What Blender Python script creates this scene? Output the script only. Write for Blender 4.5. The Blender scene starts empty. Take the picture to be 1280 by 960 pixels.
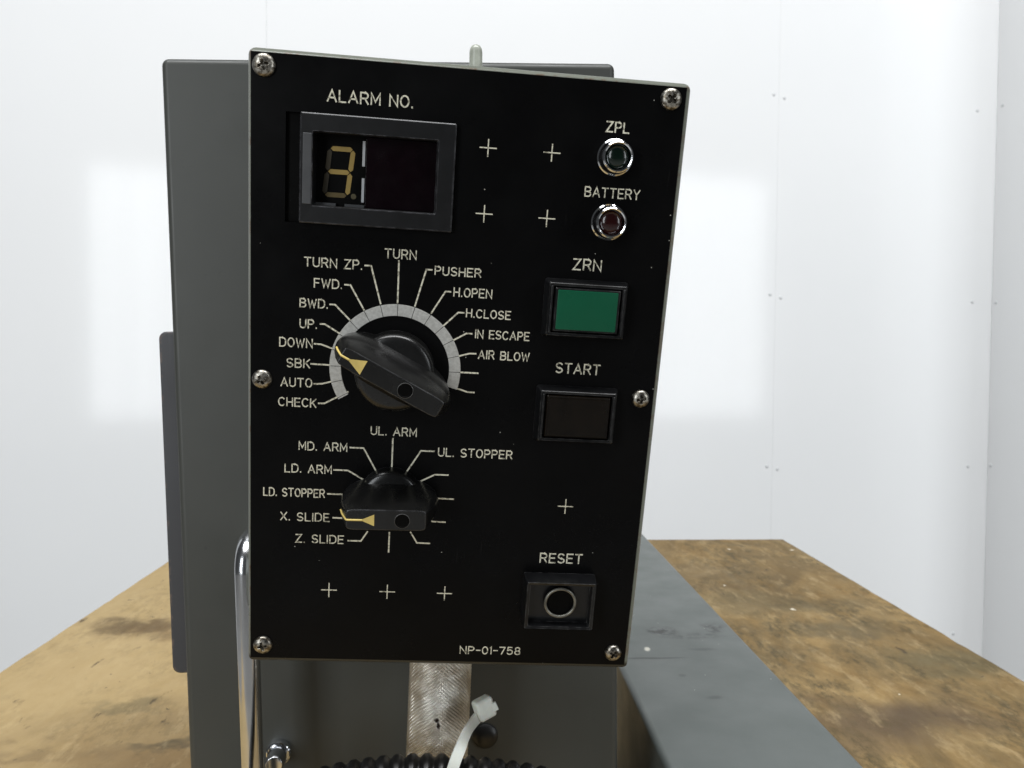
import bpy, bmesh, math, random
from mathutils import Vector, Matrix
random.seed(7)
S = bpy.context.scene
PI = math.pi
MM = 0.001
EYE = 1.10                     # height of the camera above the floor, metres

# ---------------------------------------------------------------- camera
cam = bpy.data.cameras.new('camera'); co = bpy.data.objects.new('camera', cam)
S.collection.objects.link(co)
cam.sensor_width = 36; cam.lens = 29.11
cam.clip_start = 0.01; cam.clip_end = 100
cam.dof.use_dof = True; cam.dof.focus_distance = 0.275; cam.dof.aperture_fstop = 38
co.matrix_world = Matrix(((0.99902, -0.00771, -0.04367, 0),
                          (-0.04342, 0.03087, -0.99858, 0),
                          (0.00905, 0.99949, 0.03051, EYE),
                          (0, 0, 0, 1)))
S.camera = co

# ---------------------------------------------------------------- light
w = bpy.data.worlds.new('World'); S.world = w; w.use_nodes = True
w.node_tree.nodes['Background'].inputs[0].default_value = (0.93, 0.97, 1.0, 1)
w.node_tree.nodes['Background'].inputs[1].default_value = 0.05
S.view_settings.view_transform = 'Standard'; S.view_settings.look = 'None'
S.view_settings.exposure = 0; S.view_settings.gamma = 1
S.cycles.use_denoising = True
S.cycles.max_bounces = 8

def area(name, loc, target, sx, sy, power, col=(1, 1, 1)):
    l = bpy.data.lights.new(name, 'AREA'); l.shape = 'RECTANGLE'; l.size = sx; l.size_y = sy
    l.energy = power; l.color = col
    o = bpy.data.objects.new(name, l); S.collection.objects.link(o)
    o.location = loc
    o.rotation_euler = (Vector(target) - Vector(loc)).to_track_quat('-Z', 'Y').to_euler()
    return o
area('ceiling_light', (0.1, -.45, EYE + 3.5), (0.15, 1.7, 0), 3.8, 1.3, 152, (0.965, 0.98, 1.0))
area('ceiling_light', (0.1, -.75, EYE + 2.65), (0, .25, 0.9), 2.6, .8, 36, (1.0, 0.99, 0.97))
for x0, x1, zc, hh, n, pw in ((-1.61, -.89, .40, 1.62, 8, 26), (2.32, 3.32, .50, 1.88, 11, 41)):       # daylight through the strips of two vertical blinds
    for i in range(n):
        cx = x0 + (i + .5) * (x1 - x0) / n; k = 1.0 + .22 * math.sin(i * 2.3 + .6)
        area('window_light', (cx, -1.5, EYE + zc), (cx, 0, EYE + zc), (x1 - x0) / n * .50, hh * (1 + .006 * math.sin(i * 1.7)), pw / n * k, (0.93, 0.97, 1.0))

# ---------------------------------------------------------------- helpers
def link(name, me, m=None, parent=None, smooth=False):
    o = bpy.data.objects.new(name, me); S.collection.objects.link(o)
    if m: me.materials.append(m)
    if parent: o.parent = parent
    if smooth:
        for p in me.polygons: p.use_smooth = True
    return o
def mesh(name, vs, fs, m=None, parent=None, smooth=False, fix=True):
    me = bpy.data.meshes.new(name); me.from_pydata([tuple(v) for v in vs], [], fs); me.update()
    if fix:
        bm = bmesh.new(); bm.from_mesh(me); bmesh.ops.recalc_face_normals(bm, faces=bm.faces); bm.to_mesh(me); bm.free()
    return link(name, me, m, parent, smooth)
def empty(name, label=None, cat=None, M=None):
    o = bpy.data.objects.new(name, None); S.collection.objects.link(o); o.empty_display_size = 0.02
    if M is not None: o.matrix_world = M
    if label: o['label'] = label
    if cat: o['category'] = cat
    return o
def auto_smooth(o, ang=35):
    me = o.data
    bm = bmesh.new(); bm.from_mesh(me)
    for f in bm.faces: f.smooth = True
    for e in bm.edges:
        e.smooth = not (len(e.link_faces) == 2 and e.calc_face_angle(0) > math.radians(ang))
    bm.to_mesh(me); bm.free()
    wn_ = o.modifiers.new('face_weighted_normals', 'WEIGHTED_NORMAL'); wn_.keep_sharp = True; wn_.weight = 80
    return o
def box(name, a, b, m, parent=None, bev=0.0, seg=3):
    """axis aligned box from corner a to corner b, metres, bevelled"""
    bm = bmesh.new(); bmesh.ops.create_cube(bm, size=1)
    for v in bm.verts:
        v.co = Vector([(a[i] + b[i]) / 2 + v.co[i] * (b[i] - a[i]) for i in range(3)])
    if bev: bmesh.ops.bevel(bm, geom=bm.edges[:], offset=bev, segments=seg, affect='EDGES', profile=0.5)
    me = bpy.data.meshes.new(name); bm.to_mesh(me); bm.free()
    o = link(name, me, m, parent)
    return auto_smooth(o) if bev else o
def rrect(cx, cy, wx, wy, r, z, n=4):
    """rounded rectangle ring"""
    out = []
    r = max(min(r, wx / 2 - 1e-6, wy / 2 - 1e-6), 1e-6)
    for k, (sx, sy) in enumerate(((1, 1), (-1, 1), (-1, -1), (1, -1))):
        for i in range(n + 1):
            a = (k + i / n) * PI / 2
            out.append((cx + sx * (wx / 2 - r) + r * math.cos(a), cy + sy * (wy / 2 - r) + r * math.sin(a), z))
    return out
def superell(cx, cy, a, b, e, z, n=64, ca=1, sa=0):
    out = []
    for i in range(n):
        t = 2 * PI * i / n
        c, s = math.cos(t), math.sin(t)
        x = a * math.copysign(abs(c) ** (2 / e), c); y = b * math.copysign(abs(s) ** (2 / e), s)
        out.append((cx + x * ca - y * sa, cy + x * sa + y * ca, z))
    return out
def loft(name, rings, m, parent=None, cap0=True, cap1=True, ang=35, scale=MM):
    n = len(rings[0]); vs = [Vector(p) * scale for r in rings for p in r]; fs = []
    for k in range(len(rings) - 1):
        for i in range(n):
            j = (i + 1) % n
            fs.append((k * n + i, k * n + j, (k + 1) * n + j, (k + 1) * n + i))
    if cap0: fs.append(tuple(range(n))[::-1])
    if cap1: fs.append(tuple((len(rings) - 1) * n + i for i in range(n)))
    return auto_smooth(mesh(name, vs, fs, m, parent), ang)
def lathe(name, prof, cx, cy, m, parent=None, n=48, ang=35, cap=True):
    rings = [[(cx + r * math.cos(2 * PI * i / n), cy + r * math.sin(2 * PI * i / n), z) for i in range(n)] for r, z in prof]
    return loft(name, rings, m, parent, cap, cap, ang=ang)
def tube(name, pts, rad, m, parent=None, n=20, closed=False):
    """round tube along points (metres); rad a number or a list"""
    P = [Vector(p) for p in pts]; N = len(P); vs = []; fs = []
    up = None
    for i, p in enumerate(P):
        t = ((P[(i + 1) % N] - P[i - 1]) if closed else (P[min(i + 1, N - 1)] - P[max(i - 1, 0)])).normalized()
        if up is None:
            up = t.orthogonal().normalized()
        else:
            up = (up - t * up.dot(t)).normalized()
        sd = t.cross(up); r = rad[i] if isinstance(rad, (list, tuple)) else rad
        for k in range(n):
            a = 2 * PI * k / n
            vs.append(p + (up * math.cos(a) + sd * math.sin(a)) * r)
    for i in range(N if closed else N - 1):
        for k in range(n):
            j = (i + 1) % N
            fs.append((i * n + k, i * n + (k + 1) % n, j * n + (k + 1) % n, j * n + k))
    if not closed:
        fs.append(tuple(range(n))); fs.append(tuple((N - 1) * n + k for k in range(n)))
    return auto_smooth(mesh(name, vs, fs, m, parent), 50)
def ribbon_faces(pts, wd, z, vs, fs, th=0.06):
    """flat raised ribbon along 2-D points (mm) with mitred joins"""
    P = [Vector((p[0], p[1])) for p in pts]; N = len(P)
    closed = N > 2 and (P[0] - P[-1]).length < 1e-4
    L = []; R = []
    for i in range(N):
        if closed:
            a = (P[i] - P[i - 1 if i > 0 else N - 2]).normalized(); b = (P[(i + 1) if i < N - 1 else 1] - P[i]).normalized()
        else:
            a = (P[i] - P[i - 1]).normalized() if i > 0 else (P[1] - P[0]).normalized()
            b = (P[i + 1] - P[i]).normalized() if i < N - 1 else a
        t = (a + b)
        t = t.normalized() if t.length > 1e-6 else a
        nn = Vector((-t.y, t.x)); k = 1 / max(0.45, abs(nn.dot(Vector((-a.y, a.x)))))
        e = Vector((0, 0))
        if not closed and i == 0: e = -a * wd * 0.4
        if not closed and i == N - 1: e = a * wd * 0.4
        L.append(P[i] + e + nn * wd / 2 * k); R.append(P[i] + e - nn * wd / 2 * k)
    b0 = len(vs)
    for i in range(N):
        vs.append(Vector((L[i].x, L[i].y, z)) * MM); vs.append(Vector((R[i].x, R[i].y, z)) * MM)
        vs.append(Vector((L[i].x, L[i].y, z + th)) * MM); vs.append(Vector((R[i].x, R[i].y, z + th)) * MM)
    for i in range(N - 1):
        q = b0 + 4 * i; r = q + 4
        fs += [(q + 2, q + 3, r + 3, r + 2), (q, q + 2, r + 2, r), (q + 3, q + 1, r + 1, r + 3)]
    q = b0; r = b0 + 4 * (N - 1)
    fs += [(q, q + 1, q + 3, q + 2), (r + 1, r, r + 2, r + 3)]

# ---------------------------------------------------------------- materials
class NT:
    def __init__(s, name):
        s.m = bpy.data.materials.new(name); s.m.use_nodes = True; s.t = s.m.node_tree
        s.b = s.t.nodes['Principled BSDF']; s.tc = s.n('ShaderNodeTexCoord')
        s.o = s.tc.outputs['Object']
    def n(s, typ, **kw):
        x = s.t.nodes.new(typ)
        for k, v in kw.items(): setattr(x, k, v)
        return x
    def l(s, a, b): s.t.links.new(a, b)
    def mapping(s, scale=(1, 1, 1), loc=(0, 0, 0), rot=(0, 0, 0)):
        x = s.n('ShaderNodeMapping'); s.l(s.o, x.inputs[0])
        x.inputs['Scale'].default_value = scale; x.inputs['Location'].default_value = loc; x.inputs['Rotation'].default_value = rot
        return x.outputs[0]
    def noise(s, scale, detail=4, rough=0.55, vec=None, dist=0):
        x = s.n('ShaderNodeTexNoise'); x.inputs['Scale'].default_value = scale; x.inputs['Detail'].default_value = detail
        x.inputs['Roughness'].default_value = rough; x.inputs['Distortion'].default_value = dist
        s.l(vec or s.o, x.inputs['Vector']); return x.outputs['Fac']
    def ramp(s, fac, *stops):
        x = s.n('ShaderNodeValToRGB'); r = x.color_ramp
        while len(r.elements) < len(stops): r.elements.new(0.5)
        for e, (p, c) in zip(r.elements, stops):
            e.position = p; e.color = (c, c, c, 1) if isinstance(c, (int, float)) else (*c, 1)
        s.l(fac, x.inputs[0]); return x.outputs[0]
    def mix(s, fac, a, b, mode='MIX'):
        x = s.n('ShaderNodeMix', data_type='RGBA', blend_type=mode)
        for sock, v in ((x.inputs[0], fac), (x.inputs[6], a), (x.inputs[7], b)):
            if isinstance(v, (int, float)): sock.default_value = v if sock is x.inputs[0] else (v, v, v, 1)
            elif isinstance(v, tuple): sock.default_value = (*v, 1)
            else: s.l(v, sock)
        return x.outputs[2]
    def math(s, op, a, b=0.0, c=None):
        x = s.n('ShaderNodeMath', operation=op)
        for i, v in enumerate((a, b) if c is None else (a, b, c)):
            if isinstance(v, (int, float)): x.inputs[i].default_value = v
            else: s.l(v, x.inputs[i])
        return x.outputs[0]
    def bump(s, h, strength=0.3, dist=0.0002):
        x = s.n('ShaderNodeBump'); x.inputs['Strength'].default_value = strength; x.inputs['Distance'].default_value = dist
        s.l(h, x.inputs['Height']); s.l(x.outputs[0], s.b.inputs['Normal'])
    def edge(s, rad):
        """1 near sharp edges"""
        bv = s.n('ShaderNodeBevel', samples=4); bv.inputs['Radius'].default_value = rad
        g = s.n('ShaderNodeNewGeometry'); d = s.n('ShaderNodeVectorMath', operation='DOT_PRODUCT')
        s.l(bv.outputs[0], d.inputs[0]); s.l(g.outputs['Normal'], d.inputs[1])
        return s.math('SUBTRACT', 1.0, d.outputs['Value'])
    def blob(s, x, y, rx, ry, wob, soft=0.35, ax=(0, 1)):
        """soft stain at x,y (metres) in object space, wobbled by a noise vector"""
        sp = s.n('ShaderNodeSeparateXYZ'); s.l(wob, sp.inputs[0])
        dx = s.math('DIVIDE', s.math('SUBTRACT', sp.outputs[ax[0]], x), rx)
        dy = s.math('DIVIDE', s.math('SUBTRACT', sp.outputs[ax[1]], y), ry)
        d = s.math('SQRT', s.math('ADD', s.math('MULTIPLY', dx, dx), s.math('MULTIPLY', dy, dy)))
        mr = s.n('ShaderNodeMapRange', interpolation_type='SMOOTHSTEP'); s.l(d, mr.inputs[0])
        mr.inputs[1].default_value = 1 - soft; mr.inputs[2].default_value = 1 + soft; mr.inputs[3].default_value = 1; mr.inputs[4].default_value = 0
        return mr.outputs[0]
    def wobble(s, scale, amp, detail=5):
        x = s.n('ShaderNodeTexNoise'); x.inputs['Scale'].default_value = scale; x.inputs['Detail'].default_value = detail
        s.l(s.o, x.inputs['Vector'])
        a = s.n('ShaderNodeVectorMath', operation='SUBTRACT'); s.l(x.outputs['Color'], a.inputs[0]); a.inputs[1].default_value = (.5, .5, .5)
        b = s.n('ShaderNodeVectorMath', operation='SCALE'); s.l(a.outputs[0], b.inputs[0]); b.inputs['Scale'].default_value = amp
        c = s.n('ShaderNodeVectorMath', operation='ADD'); s.l(s.o, c.inputs[0]); s.l(b.outputs[0], c.inputs[1])
        return c.outputs[0]
    def set(s, base=None, rough=None, metal=None, spec=None, **kw):
        def put(k, v):
            i = s.b.inputs[k]
            if v is None: return
            if isinstance(v, (int, float)): i.default_value = v
            elif isinstance(v, tuple): i.default_value = (*v, 1)
            else: s.l(v, i)
        put('Base Color', base); put('Roughness', rough); put('Metallic', metal); put('Specular IOR Level', spec)
        for k, v in kw.items(): put(k.replace('_', ' '), v)
        return s.m

# black engraved plate: glossy black, fine dust specks and hairline scratches
t = NT('black_engraved_plate')
vo = t.n('ShaderNodeTexVoronoi'); vo.inputs['Scale'].default_value = 170; t.l(t.o, vo.inputs['Vector'])
spk = t.math('LESS_THAN', vo.outputs['Distance'], 0.030)
cs = t.n('ShaderNodeSeparateColor'); t.l(vo.outputs['Color'], cs.inputs[0])
spk = t.math('MULTIPLY', spk, t.math('GREATER_THAN', cs.outputs[0], 0.45))
vo2 = t.n('ShaderNodeTexVoronoi'); vo2.inputs['Scale'].default_value = 60; t.l(t.wobble(500, 0.0012), vo2.inputs['Vector'])
cs2 = t.n('ShaderNodeSeparateColor'); t.l(vo2.outputs['Color'], cs2.inputs[0])
spk2 = t.math('MULTIPLY', t.math('LESS_THAN', vo2.outputs['Distance'], 0.015), t.math('GREATER_THAN', cs2.outputs[1], 0.6))
spk = t.math('MAXIMUM', spk, spk2)
scr = t.ramp(t.noise(900, 2, .5, t.mapping((1, .03, 1), rot=(0, 0, .35))), (.70, 0), (.76, 1))
scr = t.math('MULTIPLY', scr, t.ramp(t.noise(40, 3), (.56, 0), (.68, .10)))
haze = t.ramp(t.noise(22, 5, .6), (.35, 0), (.8, 1))
base = t.mix(haze, (0.0022, 0.0022, 0.0024), (0.0042, 0.0042, 0.0044))
base = t.mix(scr, base, (0.10, 0.10, 0.10)); base = t.mix(spk, base, (0.42, 0.42, 0.38))
M_PLATE = t.set(base, t.ramp(t.noise(30, 5, .6), (.3, .22), (.75, .42)), 0, 0.10)

t = NT('cream_engraving_fill')
M_INK = t.set(t.mix(t.ramp(t.noise(900, 3, .6), (.36, 1), (.5, 0)), (0.74, 0.71, 0.57), (0.24, 0.225, 0.17)), 0.75, 0, 0.2)

def paint(name, c1, c2, rough=0.4, wear=(0.30, 0.20, 0.15), wear_amt=1.0, er=0.0015, spec=0.4):
    t = NT(name)
    n1 = t.noise(9, 6, .6); base = t.mix(t.ramp(n1, (.3, 0), (.7, 1)), c1, c2)
    base = t.mix(t.ramp(t.noise(300, 3), (.68, 0), (.74, .35)), base, tuple(x * .45 for x in c1))
    sc = t.ramp(t.noise(420, 2, .5, t.mapping((1, 1, .04), rot=(0, .25, 0))), (.68, 0), (.73, .22))
    sc = t.math('MULTIPLY', sc, t.ramp(t.noise(14, 3), (.5, 0), (.65, 1)))
    base = t.mix(sc, base, tuple(min(1, x * 2.0) for x in c1))
    if wear_amt:
        e = t.edge(er)
        k = t.math('MULTIPLY', t.ramp(e, (.012, 0), (.05, 1)), t.ramp(t.noise(130, 5, .75), (.52, 0), (.60, wear_amt)))
        base = t.mix(k, base, wear)
    t.bump(t.noise(1400, 2), .12, .0001)
    return t.set(base, t.ramp(t.noise(40, 4), (.3, rough - .07), (.75, rough + .12)), 0, spec)
M_CAB = paint('dark_grey_cabinet_paint', (0.050, 0.053, 0.048), (0.060, 0.063, 0.058), .42, wear=(0.20, 0.15, 0.12), wear_amt=.75, er=.0012)
M_COVER = paint('blue_grey_cover_paint', (0.052, 0.054, 0.060), (0.062, 0.064, 0.070), .45, wear_amt=.5)
M_RIM = paint('green_grey_enclosure_paint', (0.14, 0.152, 0.125), (0.19, 0.20, 0.165), .32, wear=(0.12, 0.07, 0.04), er=.0012)
nt_ = M_RIM.node_tree; bs_ = nt_.nodes['Principled BSDF']; src_ = bs_.inputs['Base Color'].links[0].from_socket      # darker brown along the lower edge
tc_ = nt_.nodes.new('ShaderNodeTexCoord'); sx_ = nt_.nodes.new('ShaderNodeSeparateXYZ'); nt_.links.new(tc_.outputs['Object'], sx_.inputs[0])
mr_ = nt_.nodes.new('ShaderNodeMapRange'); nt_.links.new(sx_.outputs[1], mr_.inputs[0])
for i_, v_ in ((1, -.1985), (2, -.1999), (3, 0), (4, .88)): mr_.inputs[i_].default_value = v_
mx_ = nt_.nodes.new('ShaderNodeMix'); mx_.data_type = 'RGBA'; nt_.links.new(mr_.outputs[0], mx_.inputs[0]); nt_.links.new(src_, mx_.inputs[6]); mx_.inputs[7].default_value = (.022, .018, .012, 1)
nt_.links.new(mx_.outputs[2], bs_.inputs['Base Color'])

# long housing: blue-grey paint with smudges of its own
t = NT('blue_grey_housing_paint')
n1 = t.noise(7, 6, .6); base = t.mix(t.ramp(n1, (.3, 0), (.7, 1)), (0.092, 0.107, 0.101), (0.106, 0.120, 0.114))
wob = t.wobble(90, 0.016); wob2 = t.wobble(45, 0.006)
fine = t.ramp(t.noise(140, 5, .7), (.42, 0), (.56, 1))
sm = t.math('MAXIMUM', t.blob(.1325, .570, .010, .009, wob, .5), t.blob(.170, .577, .008, .010, wob, .5))
sm = t.math('MULTIPLY', sm, fine)
sm = t.math('MAXIMUM', sm, t.math('MULTIPLY', t.blob(.150, .560, .020, .006, wob, .5), t.math('MULTIPLY', fine, .5)))
ln = t.blob(.114, .518, .020, .0014, t.wobble(60, .003), .5)
sm = t.math('MAXIMUM', sm, t.math('MULTIPLY', ln, .8))
for (bx, by, rx, ry) in ((.1256, .488, .0022, .002), (.1358, .456, .004, .0022), (.150, .534, .008, .0025)):
    sm = t.math('MAXIMUM', sm, t.math('MULTIPLY', t.blob(bx, by, rx, ry, wob2, .6), .45))
base = t.mix(sm, base, (0.016, 0.016, 0.016))
base = t.mix(t.blob(.1135, .535, .0016, .0035, wob2, .5), base, (0.62, 0.60, 0.52))
base = t.mix(t.ramp(t.noise(25, 5, .7, t.mapping((1, .25, 1))), (.5, 0), (.8, .3)), base, (0.080, 0.093, 0.090))
vo = t.n('ShaderNodeTexVoronoi'); vo.inputs['Scale'].default_value = 90; t.l(t.o, vo.inputs['Vector'])
base = t.mix(t.math('LESS_THAN', vo.outputs['Distance'], .03), base, (0.5, 0.5, 0.45))
k = t.math('MULTIPLY', t.ramp(t.edge(.002), (.03, 0), (.12, 1)), t.ramp(t.noise(120, 4, .7), (.45, 0), (.6, 1)))
base = t.mix(k, base, (0.42, 0.43, 0.40))
t.bump(t.noise(900, 2), .1, .0001)
M_BEAM = t.set(base, t.ramp(t.noise(30, 4), (.3, .38), (.75, .55)), 0, .45)

# stained plywood top
t = NT('stained_plywood')
g = t.math('ADD', t.math('MULTIPLY', t.noise(6, 8, .65, t.mapping((1, .35, 1))), .6), t.math('MULTIPLY', t.noise(70, 6, .7, t.mapping((1, .5, 1))), .4)); g2 = t.noise(24, 8, .72, t.mapping((1, .42, 1), rot=(0, 0, .25)), .8)
base = t.mix(t.ramp(g, (.25, 0), (.75, 1)), (0.40, 0.285, 0.125), (0.50, 0.375, 0.195))
xs = t.n('ShaderNodeSeparateXYZ'); t.l(t.o, xs.inputs[0])
right = t.n('ShaderNodeMapRange', interpolation_type='SMOOTHSTEP'); t.l(xs.outputs[0], right.inputs[0])
right.inputs[1].default_value = -.10; right.inputs[2].default_value = .25; right.inputs[3].default_value = .10; right.inputs[4].default_value = 1.0
base = t.mix(t.math('MULTIPLY', right.outputs[0], .58), base, (0.31, 0.205, 0.075))
dirt = t.math('MULTIPLY', t.ramp(g2, (.38, 0), (.66, 1)), right.outputs[0])
dirt2 = t.math('MULTIPLY', t.ramp(t.noise(8, 9, .68, t.mapping((1, .55, 1), loc=(3.1, 1.7, 0)), 1.2), (.38, 0), (.60, 1)), right.outputs[0])
base = t.mix(t.math('MULTIPLY', dirt, .72), base, (0.23, 0.135, 0.045))
base = t.mix(t.math('MULTIPLY', dirt2, .62), base, (0.10, 0.068, 0.030))
W1 = t.wobble(11, .20, 10); W2 = t.wobble(34, .10, 10)
for (bx, by, rx, ry, am, c, WW) in ((-.365, .93, .055, .022, .8, (.10, .065, .03), W2), (-.335, .915, .05, .03, .55, (.16, .10, .045), W2),
        (-.27, .68, .11, .045, .5, (.24, .165, .075), W1), (-.22, .60, .10, .04, .7, (.17, .10, .04), W1), (-.225, .72, .05, .06, .5, (.22, .15, .07), W1),
        (-.30, .71, .03, .012, .5, (.13, .11, .06), W2), (-.24, .64, .03, .010, .8, (.09, .07, .04), W2), (-.33, .63, .05, .010, .5, (.2, .14, .07), W2),
        (.31, 1.15, .12, .05, .6, (.13, .095, .05), W1), (.25, 1.06, .10, .03, .6, (.12, .085, .045), W1), (.37, 1.0, .10, .04, .55, (.12, .10, .055), W1),
        (.40, .90, .06, .025, .6, (.10, .085, .05), W2), (.36, .67, .09, .045, .8, (.10, .07, .045), W1), (.48, .80, .06, .03, .6, (.11, .10, .055), W2),
        (.30, .62, .08, .03, .5, (.16, .11, .06), W1), (.30, .83, .05, .02, .5, (.12, .09, .045), W2)):
    base = t.mix(t.math('MULTIPLY', t.blob(bx, by, rx, ry, WW, .75), am), base, c)
gouge = t.ramp(t.noise(70, 4, .6, t.mapping((1.0, .3, 1), rot=(0, 0, -.5))), (.63, 0), (.68, .85))
base = t.mix(t.math('MULTIPLY', gouge, t.ramp(t.noise(9, 3), (.48, 0), (.6, 1))), base, (0.07, 0.05, 0.03))
grit = t.math('MULTIPLY', t.ramp(t.noise(110, 8, .78, t.mapping((1, .4, 1))), (.46, 0), (.56, 1)), t.ramp(t.noise(12, 6, .7, t.mapping((1, .7, 1), loc=(1, 4, 0))), (.44, 0), (.60, 1)))
base = t.mix(t.math('MULTIPLY', t.math('MULTIPLY', grit, t.math('ADD', right.outputs[0], .25)), .75), base, (0.10, 0.075, 0.035))
pale = t.ramp(t.noise(52, 7, .72, t.mapping((1, .32, 1), loc=(5, 2, 0))), (.54, 0), (.68, .42))
base = t.mix(pale, base, (0.54, 0.41, 0.22))
vo = t.n('ShaderNodeTexVoronoi'); vo.inputs['Scale'].default_value = 26; t.l(W2, vo.inputs['Vector'])
base = t.mix(t.math('LESS_THAN', vo.outputs['Distance'], .05), base, (0.06, 0.05, 0.035))
vo = t.n('ShaderNodeTexVoronoi'); vo.inputs['Scale'].default_value = 13; t.l(t.wobble(200, .01), vo.inputs['Vector'])
base = t.mix(t.math('LESS_THAN', vo.outputs['Distance'], .045), base, (0.80, 0.74, 0.60))
t.bump(t.math('ADD', t.noise(90, 8, .75), t.math('MULTIPLY', gouge, -.6)), .5, .0012)
M_PLY = t.set(base, t.ramp(g2, (.3, .55), (.7, .75)), 0, .18)

t = NT('glossy_white_wall_panel')
hgt = t.math('ADD', t.noise(3.0, 2, .5, t.mapping((2.2, 2.2, .25))), t.math('MULTIPLY', t.noise(16, 2, .5, t.mapping((1.6, 1.6, .35))), .22))
t.bump(hgt, .10, .0008)
M_WALL = t.set(t.mix(t.ramp(t.noise(1.2, 4), (.3, 0), (.7, 1)), (0.815, 0.825, 0.83), (0.835, 0.842, 0.845)), .10, 0, .28)
t = NT('white_wall_backing'); M_BACK = t.set((0.75, 0.76, 0.77), .6)
t = NT('grey_rivet_plastic'); M_RIV = t.set((0.66, 0.67, 0.68), .35)
t = NT('grey_concrete_floor'); M_FLOOR = t.set(t.mix(t.noise(3, 8, .6), (0.34, 0.34, 0.33), (0.44, 0.435, 0.42)), .6)
t = NT('black_knob_plastic')
kbase = t.mix(t.ramp(t.noise(120, 5, .7), (.4, 0), (.8, 1)), (0.004, 0.004, 0.004), (0.009, 0.009, 0.0088))
ke = t.math('MULTIPLY', t.ramp(t.edge(.0007), (.015, 0), (.10, 1)), t.ramp(t.noise(210, 4, .7), (.40, .12), (.62, .9)))  # light edge line: wear plus the edge highlight painted into the colour
kbase = t.mix(ke, kbase, (0.13, 0.13, 0.135))
M_KNOB = t.set(kbase,
               t.ramp(t.noise(90, 4), (.3, .22), (.75, .36)), 0, .55)
def plain(name, c, rough=.4, metal=0, spec=.5, var=.25, scale=200, **kw):
    t = NT(name); b = t.mix(t.ramp(t.noise(scale, 4, .6), (.3, 0), (.7, 1)), tuple(x * (1 - var) for x in c), tuple(min(1, x * (1 + var)) for x in c))
    return t.set(b, t.ramp(t.noise(scale * .7, 4), (.3, max(.02, rough * .75)), (.75, min(1, rough * 1.3))), metal, spec, **kw)
M_YEL = plain('yellow_pointer_paint', (0.68, 0.52, 0.16), .5, var=.12)
def bezel(name, c, rough, er, wc, lo=.44):
    t = NT(name); b = t.mix(t.ramp(t.noise(240, 4, .6), (.3, 0), (.7, 1)), tuple(x * .7 for x in c), tuple(x * 1.5 for x in c))
    e = t.math('MULTIPLY', t.ramp(t.edge(er), (.02, 0), (.15, 1)), t.ramp(t.noise(330, 4, .7), (lo, 0), (lo + .2, .8)))
    return t.set(t.mix(e, b, wc), rough, 0, .45)
M_BEZ = bezel('black_bezel_plastic', (0.005, 0.0052, 0.0058), .30, .0006, (0.10, 0.10, 0.10))
M_BEZ2 = bezel('charcoal_display_plastic', (0.0045, 0.0047, 0.0054), .36, .0005, (0.20, 0.20, 0.22), .40)
M_HOLE = plain('worn_hole_edge', (0.07, 0.07, 0.068), .4, var=.4)
M_DARK = plain('black_recess_and_shade', (0.0015, 0.0015, 0.0015), .6, spec=.08)
M_CHROME = plain('chrome', (0.75, 0.76, 0.78), .10, 1, var=.06)
M_HANDLE = plain('polished_steel_tube', (0.66, 0.67, 0.69), .17, 1, var=.08, scale=60)
t = NT('aged_screw_metal')
M_SCREW = t.set(t.mix(t.ramp(t.noise(700, 5, .7), (.42, 0), (.6, 1)), (0.10, 0.085, 0.065), (0.50, 0.48, 0.43)), t.ramp(t.noise(500, 4), (.3, .22), (.7, .5)), 1)
t = NT('brushed_scale_metal')
wv = t.noise(1500, 3, .6, t.mapping((1, 1, 1)))
M_SCALE = t.set(t.mix(t.ramp(t.noise(900, 5, .7), (.3, 0), (.7, 1)), (0.50, 0.495, 0.46), (0.74, 0.735, 0.70)), .42, .45, .5)
M_GREEN = plain('green_button_lens', (0.004, 0.088, 0.042), .34, spec=.4, var=.10, scale=60)
M_SMOKE = plain('dark_smoked_button_lens', (0.0055, 0.0037, 0.0022), .24, spec=.25, var=.4)
M_GLENS = plain('dark_green_lamp_lens', (0.0010, 0.0075, 0.004), .16, spec=.6)
M_RLENS = plain('dark_red_lamp_lens', (0.018, 0.0015, 0.0015), .16, spec=.6)
M_REDF = plain('dark_red_filter', (0.0035, 0.0007, 0.0020), .22, spec=.25, var=.2)
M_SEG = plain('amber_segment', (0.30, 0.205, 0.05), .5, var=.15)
M_SEG_SHADED = plain('shaded_segment', (0.030, 0.023, 0.010), .5, var=.2)  # segment colour with the shading over the digit painted in
M_SLIT = plain('pale_display_edge', (0.42, 0.43, 0.45), .4, var=.1)
M_GRE = plain('grey_display_edge', (0.060, 0.062, 0.066), .4, var=.1)
M_HOSE = plain('black_corrugated_plastic', (0.005, 0.0046, 0.0044), .38, spec=.5, var=.4)
M_TIE = plain('white_nylon', (0.80, 0.79, 0.71), .35, var=.06, scale=300, Subsurface_Weight=.15)
M_PIN = plain('milky_plastic', (0.40, 0.42, 0.36), .30, var=.15, scale=400)
M_PLUG = plain('dark_rubber_plug', (0.006, 0.006, 0.006), .4)
M_RING = plain('worn_grey_ring', (0.20, 0.195, 0.17), .38, .6, var=.4, scale=400)
t = NT('knurled_steel')
kb = t.mix(t.ramp(t.noise(120, 6, .7), (.40, 0), (.58, 1)), (0.56, 0.51, 0.44), (0.86, 0.84, 0.79))
wk = t.wobble(500, .0016)
kk = t.math('MAXIMUM', t.blob(-.0142, EYE - .1405, .0009, .0008, wk, .5, (0, 2)), t.blob(-.0135, EYE - .1425, .0006, .0016, wk, .5, (0, 2)))
M_KNURL = t.set(t.mix(kk, kb, (0.03, 0.02, 0.015)), .30, .8)

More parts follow.
